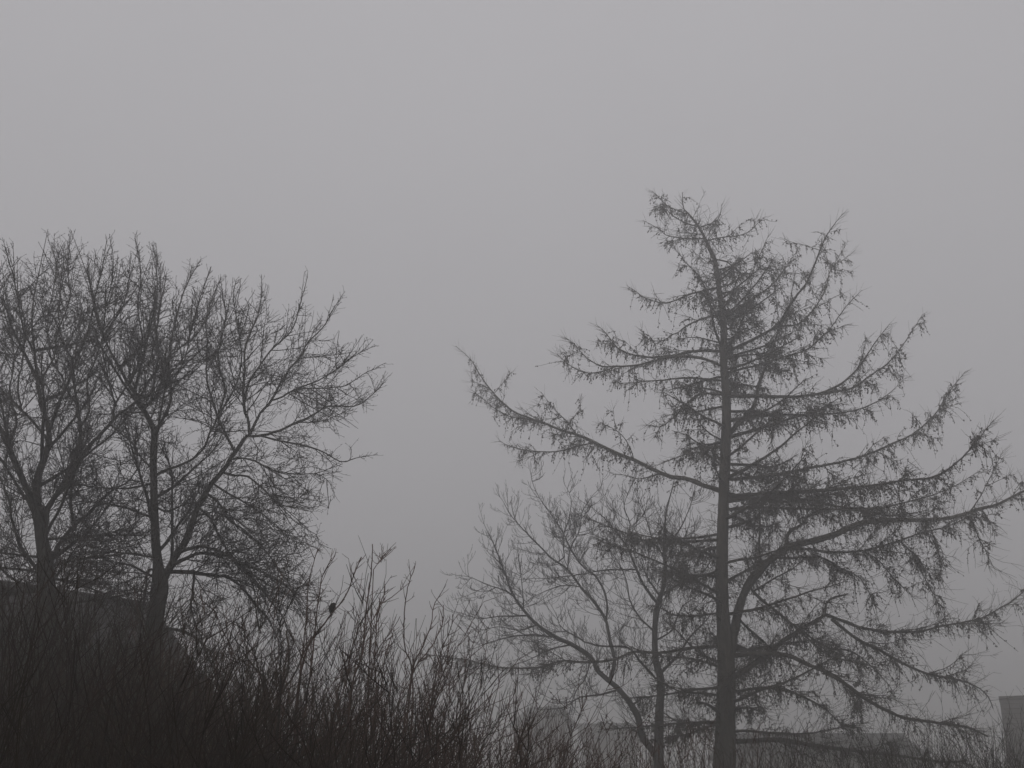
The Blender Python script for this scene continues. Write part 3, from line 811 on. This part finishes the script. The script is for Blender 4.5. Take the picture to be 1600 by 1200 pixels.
# tree A, right of the left pair
TA = Tree('bare_tree', 'spreading bare tree with a forked trunk and twigs reaching right toward the gap', 'tree', 15.5, 21, M_BARK, M_TWIG, 'bare broadleaved trees')
TA.wscale = .78
TA.trunk([(238, 1200, 40), (239, 1080, 33), (240, 1000, 30), (243, 965, 28), (247, 938, 28), (250, 912, 30), (247, 885, 17), (243, 844, 15), (241, 792, 13.5), (240, 738, 12), (239, 707, 11.5), (241, 675, 11),
          (233, 656, 9), (223, 638, 8), (215, 621, 7), (202, 602, 6), (188, 577, 5), (173, 550, 4), (160, 520, 3.2), (150, 480, 2.4), (140, 440, 1.8), (110, 358, .9)], 0.32)
TA_L = [
 ([(252, 912), (264, 890), (277, 865), (292, 842), (303, 808), (317, 777), (332, 753), (349, 735), (367, 710), (380, 693), (390, 682)], 17, 8, .12),
 ([(390, 682), (388, 657), (382, 641), (380, 608), (382, 577), (382, 546), (390, 519), (399, 500), (405, 475), (407, 450), (406, 428)], 6.5, 1),
 ([(390, 680), (405, 649), (424, 626), (434, 608), (447, 585), (467, 558), (480, 535), (505, 508), (519, 483), (536, 456)], 6, .9),
 ([(381, 628), (388, 600), (405, 573), (422, 550), (442, 531), (459, 512), (467, 483), (476, 452), (481, 425)], 5, .9),
 ([(391, 682), (413, 680), (438, 672), (459, 662), (484, 651), (515, 635), (551, 635), (572, 625), (592, 606), (606, 587)], 6, .9),
 ([(408, 681), (438, 689), (467, 694), (501, 703), (524, 716), (538, 721), (559, 714), (588, 709)], 4.5, .8),
 ([(424, 626), (438, 621), (467, 606), (499, 594), (524, 579), (547, 562), (567, 550), (590, 541)], 3.6, .8),
 ([(445, 617), (467, 608), (509, 606), (538, 602), (567, 585), (601, 567)], 3, .8),
 ([(367, 708), (351, 674), (340, 651), (334, 632), (324, 598), (323, 567), (324, 535), (322, 504), (330, 470), (346, 432)], 5.5, .9),
 ([(342, 650), (353, 630), (370, 600), (378, 560), (374, 515), (366, 465), (371, 436)], 4, .9),
 ([(242, 675), (252, 659), (260, 644), (267, 623), (267, 596), (265, 560), (275, 500), (290, 450), (316, 402)], 7, .9),
 ([(224, 640), (235, 627), (240, 602), (244, 571), (248, 550), (241, 500), (246, 450), (243, 388)], 5.5, .9),
 ([(241, 744), (262, 734), (281, 727), (302, 717), (319, 700), (328, 677), (340, 653), (352, 610), (340, 560), (352, 500), (348, 455)], 5.5, .9),
 ([(262, 893), (268, 870), (269, 833), (269, 777), (268, 745), (262, 721), (252, 705)], 7, 2.5),
 ([(240, 755), (208, 762), (177, 763), (137, 760), (105, 752)], 5, 1),
 ([(241, 810), (231, 806), (208, 798), (187, 792), (162, 788), (121, 785), (95, 792)], 6, 1),
 ([(243, 871), (208, 866), (167, 863), (125, 864), (104, 875)], 5, 1),
 ([(247, 905), (229, 896), (208, 885), (183, 879), (146, 877), (117, 883)], 5, 1),
 ([(246, 890), (231, 892), (228, 927), (221, 958), (210, 975)], 5, 2),
 ([(262, 894), (280, 893), (303, 895), (335, 899), (355, 901), (374, 913), (393, 936), (407, 953), (420, 967), (436, 1000)], 9, 2),
 ([(272, 882), (295, 870), (314, 864), (345, 867), (366, 874), (387, 895), (407, 917), (424, 940), (441, 959), (455, 990)], 8, 1.6),
 ([(283, 862), (310, 854), (332, 857), (355, 867), (378, 882), (407, 892), (439, 909), (460, 930), (480, 953)], 7, 1.2),
 ([(310, 793), (330, 812), (342, 837), (357, 862), (380, 885), (400, 900), (440, 925)], 5.5, 1),
 ([(322, 770), (342, 787), (357, 812), (380, 828), (397, 845), (413, 860), (440, 895), (462, 925)], 5, 1),
 ([(348, 738), (365, 743), (388, 745), (413, 766), (434, 785), (459, 790), (488, 791)], 5, .9),
 ([(361, 718), (375, 716), (397, 720), (426, 735), (459, 741), (501, 743), (526, 764)], 4, .8),
 ([(332, 755), (355, 770), (390, 790), (425, 815), (450, 840), (472, 850)], 4, .8),
 ([(245, 985), (262, 984), (278, 984), (299, 992), (315, 1004), (324, 1024), (337, 1049)], 8, 2),
 ([(303, 896), (302, 915), (301, 930), (299, 947), (306, 975), (318, 1000)], 6, 2),
 ([(242, 790), (262, 800), (285, 790), (303, 785)], 5, 2.5),
 ([(240, 735), (222, 715), (205, 690), (190, 680)], 4, 1),
 ([(305, 806), (335, 800), (365, 812), (395, 810), (430, 822)], 4, .9),
 ([(202, 602), (215, 570), (222, 530), (214, 480), (220, 430), (212, 368)], 4, .9),
]
TA.objs = [TA.limb(p[0], p[1], p[2], p[3] if len(p) > 3 else None) for p in TA_L]
for z_px, az, ln in [(860, 80, 2.2), (820, -95, 2.0), (780, 60, 2.2), (740, -70, 2.2), (700, 110, 2.2), (670, -110, 2.0), (640, 85, 1.9), (610, -60, 1.8), (570, 75, 1.5), (530, -100, 1.3)]:
    j = int(np.argmin(np.abs(TA.px[0][:, 1] - z_px)))
    a = math.radians(az)
    TA.objs.append(TA.limb3(TA.pt[0][j], np.array([math.cos(a), math.sin(a), .7]), ln * .78, .028, (0, 0, .5)))
dress_tree(TA)

# tree B, at the left edge
TB = Tree('bare_tree', 'bare tree with a thick many limbed trunk at the left edge of the picture', 'tree', 14.5, 22, M_BARK, M_TWIG, 'bare broadleaved trees')
TB.wscale = .78
TB.trunk([(76, 1200, 46), (75, 1080, 38), (74, 1000, 34), (73, 958, 32), (72, 896, 28), (69, 865, 24), (62, 823, 18), (56, 792, 15), (56, 765, 13), (62, 735, 12), (71, 711, 11), (77, 686, 10), (73, 657, 8.5), (63, 623, 7), (60, 602, 6),
          (56, 571, 5), (54, 550, 4.5), (50, 510, 3.5), (52, 470, 2.5), (60, 430, 1.8), (75, 358, .9)], 0.34)
TB_L = [
 ([(63, 828), (52, 792), (42, 765), (31, 742), (12, 700), (0, 668), (-30, 630), (-50, 560), (-45, 480)], 14, 1.5, .1),
 ([(68, 850), (73, 802), (83, 781), (100, 760), (110, 738), (121, 717), (125, 686), (125, 665), (121, 634), (117, 602), (114, 571), (114, 558)], 12, 5, .15),
 ([(114, 560), (101, 542), (92, 500), (95, 450), (84, 400), (70, 362)], 4, .9),
 ([(114, 560), (126, 548), (140, 510), (150, 460), (160, 410), (166, 378)], 4, .9),
 ([(121, 718), (146, 690), (167, 669), (181, 652), (200, 638), (217, 623), (229, 602), (250, 571), (281, 544), (310, 520), (330, 480), (343, 440)], 8, .9),
 ([(179, 654), (177, 644), (181, 630), (194, 609), (204, 592), (217, 577), (233, 567), (245, 520), (252, 470), (246, 400)], 5, .9),
 ([(180, 632), (171, 602), (167, 582), (160, 540), (165, 480), (176, 420), (170, 368)], 3.6, .9),
 ([(72, 888), (84, 868), (94, 848), (117, 821), (142, 800), (158, 783), (179, 765), (200, 754), (208, 744), (219, 727)], 11, 2),
 ([(115, 822), (112, 800), (110, 781), (114, 750), (118, 728)], 7, 5),
 ([(60, 815), (42, 780), (31, 765), (12, 734), (0, 713), (-25, 690)], 8, 2),
 ([(76, 690), (65, 675), (50, 657), (33, 640), (17, 623), (0, 607), (-20, 570), (-15, 500), (-5, 420)], 6, .9),
 ([(60, 602), (72, 580), (85, 555), (90, 520), (110, 470), (108, 420), (112, 362)], 4, .9),
 ([(54, 550), (38, 520), (30, 480), (20, 430), (2, 370)], 4, .9),
 ([(33, 640), (28, 600), (36, 560), (38, 500), (25, 450), (20, 378)], 4, .9),
 ([(125, 668), (140, 640), (135, 600), (150, 560), (165, 520), (195, 470), (205, 400)], 4.5, .9),
 ([(72, 905), (50, 880), (30, 850), (18, 812), (12, 780), (-5, 740)], 8, 2),
 ([(72, 930), (40, 915), (20, 905), (-10, 880), (-40, 850)], 7, 2),
 ([(74, 940), (100, 915), (125, 905), (160, 910), (190, 925)], 5, 1.2),
 ([(71, 865), (95, 860), (120, 845), (150, 842), (185, 830)], 5, 1.2),
 ([(217, 623), (240, 615), (270, 590), (290, 560), (300, 510), (315, 460), (330, 420)], 3.6, .9),
 ([(12, 700), (25, 660), (15, 610), (22, 560), (12, 500), (-8, 440)], 4.5, .9),
 ([(121, 634), (105, 610), (95, 585), (80, 560), (75, 500), (85, 440), (92, 390)], 3.6, .9),
]
TB.objs = [TB.limb(p[0], p[1], p[2], p[3] if len(p) > 3 else None) for p in TB_L]
for z_px, az, ln in [(880, 70, 2.2), (850, -60, 2.2), (820, 100, 2.3), (790, -100, 2.2), (760, 40, 2.3), (730, -75, 2.2), (700, 90, 2.0), (670, -50, 2.0), (630, 70, 1.8), (590, -100, 1.6), (550, 60, 1.3)]:
    j = int(np.argmin(np.abs(TB.px[0][:, 1] - z_px)))
    a = math.radians(az)
    TB.objs.append(TB.limb3(TB.pt[0][j], np.array([math.cos(a), math.sin(a), .7]), ln * .76, .028, (0, 0, .5)))
for z_px, az, ln in [(945, 20, 1.3), (930, -60, 1.2), (920, 150, 1.4), (910, 70, 1.3), (900, -140, 1.3), (885, -20, 1.4), (870, 170, 1.4), (845, 35, 1.4)]:
    j = int(np.argmin(np.abs(TB.px[0][:, 1] - z_px)))
    a = math.radians(az)
    TB.objs.append(TB.limb3(TB.pt[0][j], np.array([math.cos(a), math.sin(a), .15]), ln, .020, (0, 0, -.1)))
dress_tree(TB)

# tree D: the smaller twin-stemmed tree behind the larch, with upcurved twig ends
TD = Tree('twin_stemmed_tree', 'smaller twin stemmed bare tree with upcurved twigs just left of the larch trunk', 'tree', 26.0, 23, M_SBARK, M_STWIG, 'bare broadleaved trees')
TD.wscale = .86
TD.trunk([(1029, 1200, 17), (1030, 1117, 14), (1033, 1073, 12.5), (1030, 1050, 12), (1025, 1033, 10.5), (1023, 1000, 9.5), (1025, 957, 9), (1029, 940, 8), (1034, 925, 6), (1040, 903, 5.5), (1038, 873, 5), (1037, 850, 4), (1041, 800, 3), (1050, 765, 1.8), (1056, 738, .9)], 0.17)
TD_L = [
 ([(1029, 1185), (1016, 1168), (1003, 1150), (997, 1120), (983, 1097), (967, 1077), (950, 1063), (933, 1047), (923, 1027), (893, 1007), (863, 993), (833, 970), (813, 947), (800, 927), (787, 893), (773, 853), (760, 825)], 13, .9, 0.),
 ([(953, 1065), (960, 1033), (953, 1000), (947, 970), (930, 943), (907, 917), (887, 890), (863, 873), (843, 853), (817, 827), (797, 803), (785, 782)], 7.5, .9),
 ([(947, 970), (948, 937), (933, 903), (913, 887), (893, 860), (880, 833), (867, 813), (845, 782), (833, 758), (828, 735)], 4.5, .8),
 ([(882, 870), (880, 840), (890, 807), (893, 780), (885, 760)], 2.6, .8),
 ([(823, 962), (783, 963), (750, 967), (723, 957)], 3.4, .8),
 ([(863, 995), (823, 992), (790, 997), (757, 1007), (733, 1017)], 3.4, .8),
 ([(803, 933), (790, 923), (760, 913), (737, 903), (717, 900)], 2.8, .8),
 ([(818, 953), (817, 923), (812, 887), (808, 862)], 2.4, .8),
 ([(840, 975), (815, 985), (780, 980), (750, 985), (728, 975)], 2.6, .8),
 ([(1027, 943), (1020, 933), (1003, 910), (990, 877), (977, 850), (950, 815), (925, 792)], 6, .9),
 ([(995, 890), (963, 890), (933, 892), (907, 897), (860, 903), (825, 903)], 3.4, .8),
 ([(1034, 930), (1060, 913), (1077, 903), (1093, 897), (1108, 880), (1112, 850)], 4.5, .9),
 ([(1024, 1060), (1000, 1033), (983, 1013), (953, 1010), (923, 1007), (897, 993), (877, 980), (867, 957)], 5, .9),
 ([(1034, 1050), (1060, 1023), (1077, 997), (1100, 973), (1118, 950)], 5.5, .9),
 ([(1038, 870), (1020, 845), (1010, 810), (1000, 780)], 3.4, .8),
 ([(1039, 860), (1060, 830), (1075, 800), (1085, 765)], 3.4, .8),
 ([(1025, 990), (1000, 965), (985, 940), (978, 905), (960, 870), (935, 840)], 3.6, .8),
 ([(893, 1007), (860, 1015), (830, 1030), (800, 1040)], 3, .8),
 ([(967, 1077), (940, 1085), (905, 1090), (880, 1105), (850, 1108)], 4, .9),
 ([(1026, 1000), (1050, 985), (1065, 950), (1090, 930)], 3.6, .8),
 ([(907, 917), (880, 915), (850, 925), (830, 935)], 2.6, .8),
 ([(887, 890), (890, 860), (905, 830), (910, 800), (930, 770)], 2.8, .8),
 ([(977, 850), (985, 820), (975, 790), (985, 760)], 2.8, .8),
 ([(923, 1027), (915, 1060), (900, 1080), (890, 1110)], 3, .9),
]
TD.objs = [TD.limb(p[0], p[1], p[2], p[3] if len(p) > 3 else None) for p in TD_L]
for z_px, az, ln in [(1000, 80, 1.6), (960, -80, 1.6), (930, 110, 1.5), (900, -60, 1.5), (870, 70, 1.4)]:
    j = int(np.argmin(np.abs(TD.px[0][:, 1] - z_px)))
    a = math.radians(az)
    TD.objs.append(TD.limb3(TD.pt[0][j], np.array([math.cos(a), math.sin(a), .7]), ln, .028, (0, 0, .5)))
for o, P, R in TD.objs:
    dress_curled(TD.rng, o, P, R, TD.base, TD.twig)

# ------------------------------------------------------------------ shrubs in front
def rods(rng, base, n, h, spread, fan, K=9, r=(.0032, .0072), lean=(0, 0), short=.5):
    """upright shoots from one stool"""
    a = rng.uniform(0, 2 * np.pi, n); q = np.sqrt(rng.uniform(0, 1, n)) * spread
    st = np.stack([base[0] + np.cos(a) * q, base[1] + np.sin(a) * q, np.full(n, -.1)], 1)
    tilt = fan * (0.25 + q / max(spread, .01)) * rng.uniform(.3, 1.2, n)
    a2 = a + rng.normal(0, .6, n)
    d = np.stack([np.cos(a2) * np.sin(tilt) + lean[0], np.sin(a2) * np.sin(tilt) + lean[1], np.cos(tilt)], 1)
    d[:, :2] += rng.normal(0, .17, (n, 2))
    ln = h * rng.uniform(short, 1.04, n)
    P = grow(rng, st, d, ln, K, (0, 0, .25), .11)
    return P, rng.uniform(*r, n)

def shrub_twigs(rng, g, P, R0, m=7, ln=(.15, .6), m2=2, ln2=(.05, .22), t0=.3, buds=0, up=.35):
    N = len(P)
    pi = np.repeat(np.arange(N), m)
    t = rng.uniform(t0, 1, N * m)
    st, tg = sample(P, pi, t)
    d = sprout(rng, tg, rng.uniform(.4, 1.0, N * m)); d[:, 2] += .08
    B = grow(rng, st, d, rng.uniform(*ln, N * m) * (1.15 - .6 * t), 4, (0, 0, up), .08)
    g.tubes(B, taper(N * m, 4, rng.uniform(.0028, .0044, N * m), .0017), 3)
    if m2:
        pi = np.repeat(np.arange(N * m), m2)
        st, tg = sample(B, pi, rng.uniform(.2, 1, len(pi)))
        C = grow(rng, st, sprout(rng, tg, rng.uniform(.4, 1.0, len(pi))), rng.uniform(*ln2, len(pi)), 3, (0, 0, .3), .1)
        g.tubes(C, taper(len(pi), 3, .0023, .0013), 3)
    if buds:
        pi = np.repeat(np.arange(len(B)), buds)
        st, tg = sample(B, pi, rng.uniform(.3, 1, len(pi)))
        s = rng.uniform(.008, .016, len(pi))
        g.octs(st, tg + rng.normal(0, .4, st.shape), s, s * .45)

def traced(rng, paths, Y, wob=.006):
    out = []
    for pts, w in paths:
        pts = np.array(pts[::-1], float)            # base first
        c = catmull(pts, max(8, int(np.linalg.norm(np.diff(pts, axis=0), axis=1).sum() / 8)))
        s = np.linspace(0, 1, len(c))
        sl = rng.normal(0, .25)
        m = mpp(c[0, 0], c[0, 1], Y)
        P = np.array([at(a, b, Y + sl * k * 1.0) for (a, b), k in zip(c, s)])
        P += rng.normal(0, .002, P.shape)
        out.append((P, w * .5 * m))
    return out

GRP = 'bare brown shrubs along the foreground'
def shrub(label, px, top, Y, n, spread, fan, seed, paths=(), material=M_ROD, m=6, buds=0, lean=(0, 0), wide=1.0, r=(.0032, .0072), hl=(.15, .6)):
    n = int(n * 1.35); top -= 24 if px < 520 else -14
    rng = np.random.default_rng(seed)
    tp = at(px, top, Y)
    base = np.array([tp[0], Y, 0.0])
    h = tp[2]
    root = thing('bare_shrub', base, label, 'shrub', GRP)
    for P, r0 in traced(rng, paths, Y):
        low = P[0]
        ft = np.array([base[0] + (low[0] - base[0]) * .35, Y + rng.normal(0, .15), -.1])
        P = np.vstack([ft, ft * .6 + low * .4 + [0, 0, .05], ft * .25 + low * .75 + [0, 0, .04], P])
        K = len(P)
        R = np.interp(np.linspace(0, 1, K), [0, .3, 1], [r0 * 1.35, r0 * .95, r0 * .42])
        g = Geo(); g.tubes(P[None], R[None], 6, True)
        st = g.build('stem', material, root, base)
        g = Geo()
        q = np.array([np.interp(np.linspace(0, 1, 24), np.linspace(0, 1, K), P[:, j]) for j in range(3)]).T[None]
        shrub_twigs(rng, g, q, None, m=16, ln=(.06, .30), m2=1, ln2=(.02, .08), t0=.45, up=.25)
        g.build('twig', material, st, base, kind='stuff')
    P, R0 = rods(rng, base, n, h, spread, fan, r=r, lean=lean)
    g = Geo()
    g.tubes(P, taper(n, P.shape[1], R0, .0022), 3)
    shrub_twigs(rng, g, P, R0, m=m + 1, buds=buds, ln=hl)
    g.build('shoot_mass', material, root, base, kind='stuff')
    return root

shrub('dense brown shrub whose shoots cross the drooping limbs right of the forked trunk', 330, 980, 9.2, 95, .6, .42, 31, m=10, hl=(.2, .8))
shrub('dark shrub with two thick forked stems under the drooping limbs of the forked tree', 430, 905, 9.0, 110, .6, .40, 32, m=10, hl=(.2, .75), lean=(.10, 0), paths=[
    ([(447, 985), (452, 1020), (447, 1056), (440, 1075), (428, 1117), (422, 1148), (418, 1200)], 7),
    ([(380, 1020), (401, 1048), (413, 1060), (415, 1085), (422, 1127), (421, 1160), (418, 1200)], 5.5),
    ([(500, 985), (480, 1010), (462, 1050), (448, 1070), (438, 1085)], 4)], material=M_ROD2)
shrub('tall shrub with a small bird perched among its bare shoots', 505, 925, 8.7, 105, .5, .40, 133, m=10, lean=(.10, 0), paths=[
    ([(565, 871), (552, 900), (547, 915), (538, 935), (527, 948), (517, 960), (506, 975), (497, 985), (480, 1015), (468, 1060), (462, 1120), (460, 1200)], 3.6),
    ([(497, 856), (490, 880), (483, 905), (480, 940), (477, 985), (470, 1040), (465, 1110), (461, 1200)], 3),
    ([(523, 868), (508, 892), (502, 905), (497, 940), (492, 985), (485, 1050), (475, 1130)], 3),
    ([(582, 1108), (551, 1127), (509, 1150), (480, 1171), (461, 1192), (456, 1210)], 6)])
shrub('shrub with the tallest straight single shoot against the grey sky', 580, 975, 8.8, 95, .5, .32, 34, m=7, lean=(.10, 0), paths=[
    ([(582, 850), (581, 886), (576, 927), (571, 965), (569, 998), (565, 1027), (552, 1063), (545, 1120), (540, 1200)], 3.6),
    ([(602, 913), (600, 928), (590, 957), (588, 978), (587, 1007), (585, 1032), (588, 1075), (585, 1140), (580, 1200)], 3),
    ([(626, 963), (613, 984), (600, 1002), (588, 1020), (580, 1060), (572, 1120)], 2.4),
    ([(599, 870), (590, 882), (583, 890)], 1.6)])
shrub('shrub with several bare shoots leaning right at its top, left of the twin stemmed tree', 655, 1000, 9.2, 100, .5, .32, 35, m=7, paths=[
    ([(648, 886), (638, 915), (635, 932), (632, 957), (631, 986), (634, 1019), (642, 1036), (645, 1090), (640, 1200)], 3.2),
    ([(689, 928), (677, 948), (673, 978), (667, 994), (657, 1017), (646, 1040), (640, 1090), (632, 1160)], 3.2),
    ([(693, 946), (692, 971), (684, 992), (669, 1017), (648, 1044), (635, 1100), (628, 1180)], 2.8),
    ([(707, 959), (705, 980), (694, 1007), (686, 1028), (680, 1060), (672, 1120)], 2.6)])
shrub('low brown shrub under the long bare limb that reaches left from the larch', 735, 1056, 9.8, 130, .55, .22, 36, m=5, buds=2, hl=(.1, .45))
shrub('knobbly budded shrub left of the faint grey roof', 805, 1070, 10.4, 140, .5, .16, 37, m=4, buds=4, hl=(.1, .3), r=(.004, .008))
shrub('short budded shrub in front of the faint grey roof', 880, 1100, 10.8, 140, .55, .16, 38, m=4, buds=4, hl=(.1, .3), r=(.004, .008))
shrub('short upright shrub at the foot of the leaning twin stem', 965, 1112, 11.5, 140, .6, .16, 39, m=4, buds=3, hl=(.1, .35), r=(.004, .008))
shrub('upright shrub between the twin stemmed tree and the larch trunk', 1075, 1095, 13.0, 130, .6, .16, 40, m=4, buds=2, hl=(.12, .4), r=(.004, .008))

# nobody could count the shoots of the thickets at the left and right
def thicket(name, label, spots, seed, material, per=45, m=5):
    rng = np.random.default_rng(seed)
    g = Geo()
    for px, top, Y in spots:
        tp = at(px, top, Y)
        P, R0 = rods(rng, (tp[0], Y, 0), per, tp[2] * .99, .75, .26, r=(.0035, .008), K=8, short=.72)
        g.tubes(P, taper(per, P.shape[1], R0, .002), 3)
        shrub_twigs(rng, g, P, R0, m=m, m2=1, ln=(.2, .75), ln2=(.1, .35), t0=.25)
    o = g.build(name, material, None, kind='stuff')
    o['label'] = label
    return o

_s = []
_r2 = np.random.default_rng(77)
for k in range(38):
    px = _r2.uniform(-120, 520); Y = _r2.uniform(5.5, 11.5)
    top = np.interp(px, [-160, 0, 70, 110, 180, 260, 330, 420, 520], [780, 790, 830, 905, 940, 960, 1000, 990, 1010]) + _r2.uniform(-10, 70)
    _s.append((px, top, Y))
for k in range(20):
    _s.append((_r2.uniform(-90, 100), _r2.uniform(775, 855), _r2.uniform(10.5, 13.0)))
for k in range(18):
    _s.append((_r2.uniform(90, 260), _r2.uniform(930, 985), _r2.uniform(10.5, 13.0)))
thicket('thicket', 'dense dark brush filling the lower left corner', _s, 78, M_BUSH, 32, 6)
_s = []
for k in range(15):
    px = 250 + 880 * _r2.uniform(0, 1) ** 1.4; Y = _r2.uniform(9.5, 15.0)
    top = np.interp(px, [300, 450, 560, 680, 760, 850, 1000, 1130], [1010, 1000, 1030, 1060, 1090, 1125, 1140, 1150]) + _r2.uniform(-5, 40)
    _s.append((px, top, Y))
thicket('thicket', 'brown undergrowth behind the foreground shrubs', _s, 79, M_ROD, 32)
_s = []
for k in range(34):
    px = _r2.uniform(1130, 1660) if k < 20 else _r2.uniform(1400, 1640); Y = _r2.uniform(12, 20.0)
    top = np.interp(px, [1130, 1250, 1400, 1520, 1700], [1130, 1152, 1145, 1118, 1112]) + _r2.uniform(-5, 30)
    _s.append((px, top, Y))
for k in range(9):
    _s.append((_r2.uniform(930, 1260), _r2.uniform(1122, 1160), _r2.uniform(11, 16)))
for k in range(7):
    _s.append((_r2.uniform(1470, 1620), _r2.uniform(1092, 1130), _r2.uniform(12, 17)))
thicket('thicket', 'low brush along the lower right under the larch', _s, 80, M_ROD2, 28)

# ------------------------------------------------------------------ the bird
bp = at(518.5, 957, 8.7)
u = mpp(519, 950, 8.7)
bird = thing('bird', bp, 'small dark bird perched upright on a bare shoot, seen against the sky', 'bird')
g = Geo()
spine = np.array([(517.0, 964), (517.2, 959), (517.6, 956), (518.3, 953), (519.2, 949.5), (520.2, 946.5), (520.8, 944.2), (520.9, 942.6), (520.8, 941.6)])
rad = np.array([1.1, 1.5, 2.7, 4.3, 5.1, 4.7, 3.9, 3.0, .5]) * u
bP = np.array([at(a, b, 8.7) for a, b in spine])
bP = np.array([np.interp(np.linspace(0, 8, 25), np.arange(9), bP[:, j]) for j in range(3)]).T
g.tubes(bP[None], np.interp(np.linspace(0, 8, 25), np.arange(9), rad)[None], 12, True)
body = g.build('body', M_BIRD, bird, bp)
g = Geo()
a_ = at(523.0, 944.6, 8.68)
g.tubes(np.array([[at(522.4, 944.2, 8.69), at(524.2, 944.6, 8.69), at(525.6, 945.2, 8.69)]]), np.array([[.8, .55, .1]]) * u, 6, True)
g.build('beak', M_BEAK, bird, bp)
for s in (-1, 1):
    g = Geo()
    w = np.array([at(519.6 + s * 3.9, 946.5, 8.7), at(518.8 + s * 4.7, 950, 8.7), at(518 + s * 3.4, 954, 8.7), at(517.4 + s * 1.0, 959, 8.7)])
    g.tubes(w[None], np.array([[.5, 1.3, 1.0, .2]]) * u, 6, True)
    g.build('wing', M_BIRD, bird, bp)
    g = Geo()
    g.tubes(np.array([[at(518.6 + s * 1.4, 953.5, 8.68), at(518.4 + s * 1.4, 956, 8.69), at(519.0 + s * 1.2, 958, 8.7)]]), np.array([[.5, .4, .35]]) * u, 5, True)
    g.build('leg', M_BEAK, bird, bp)
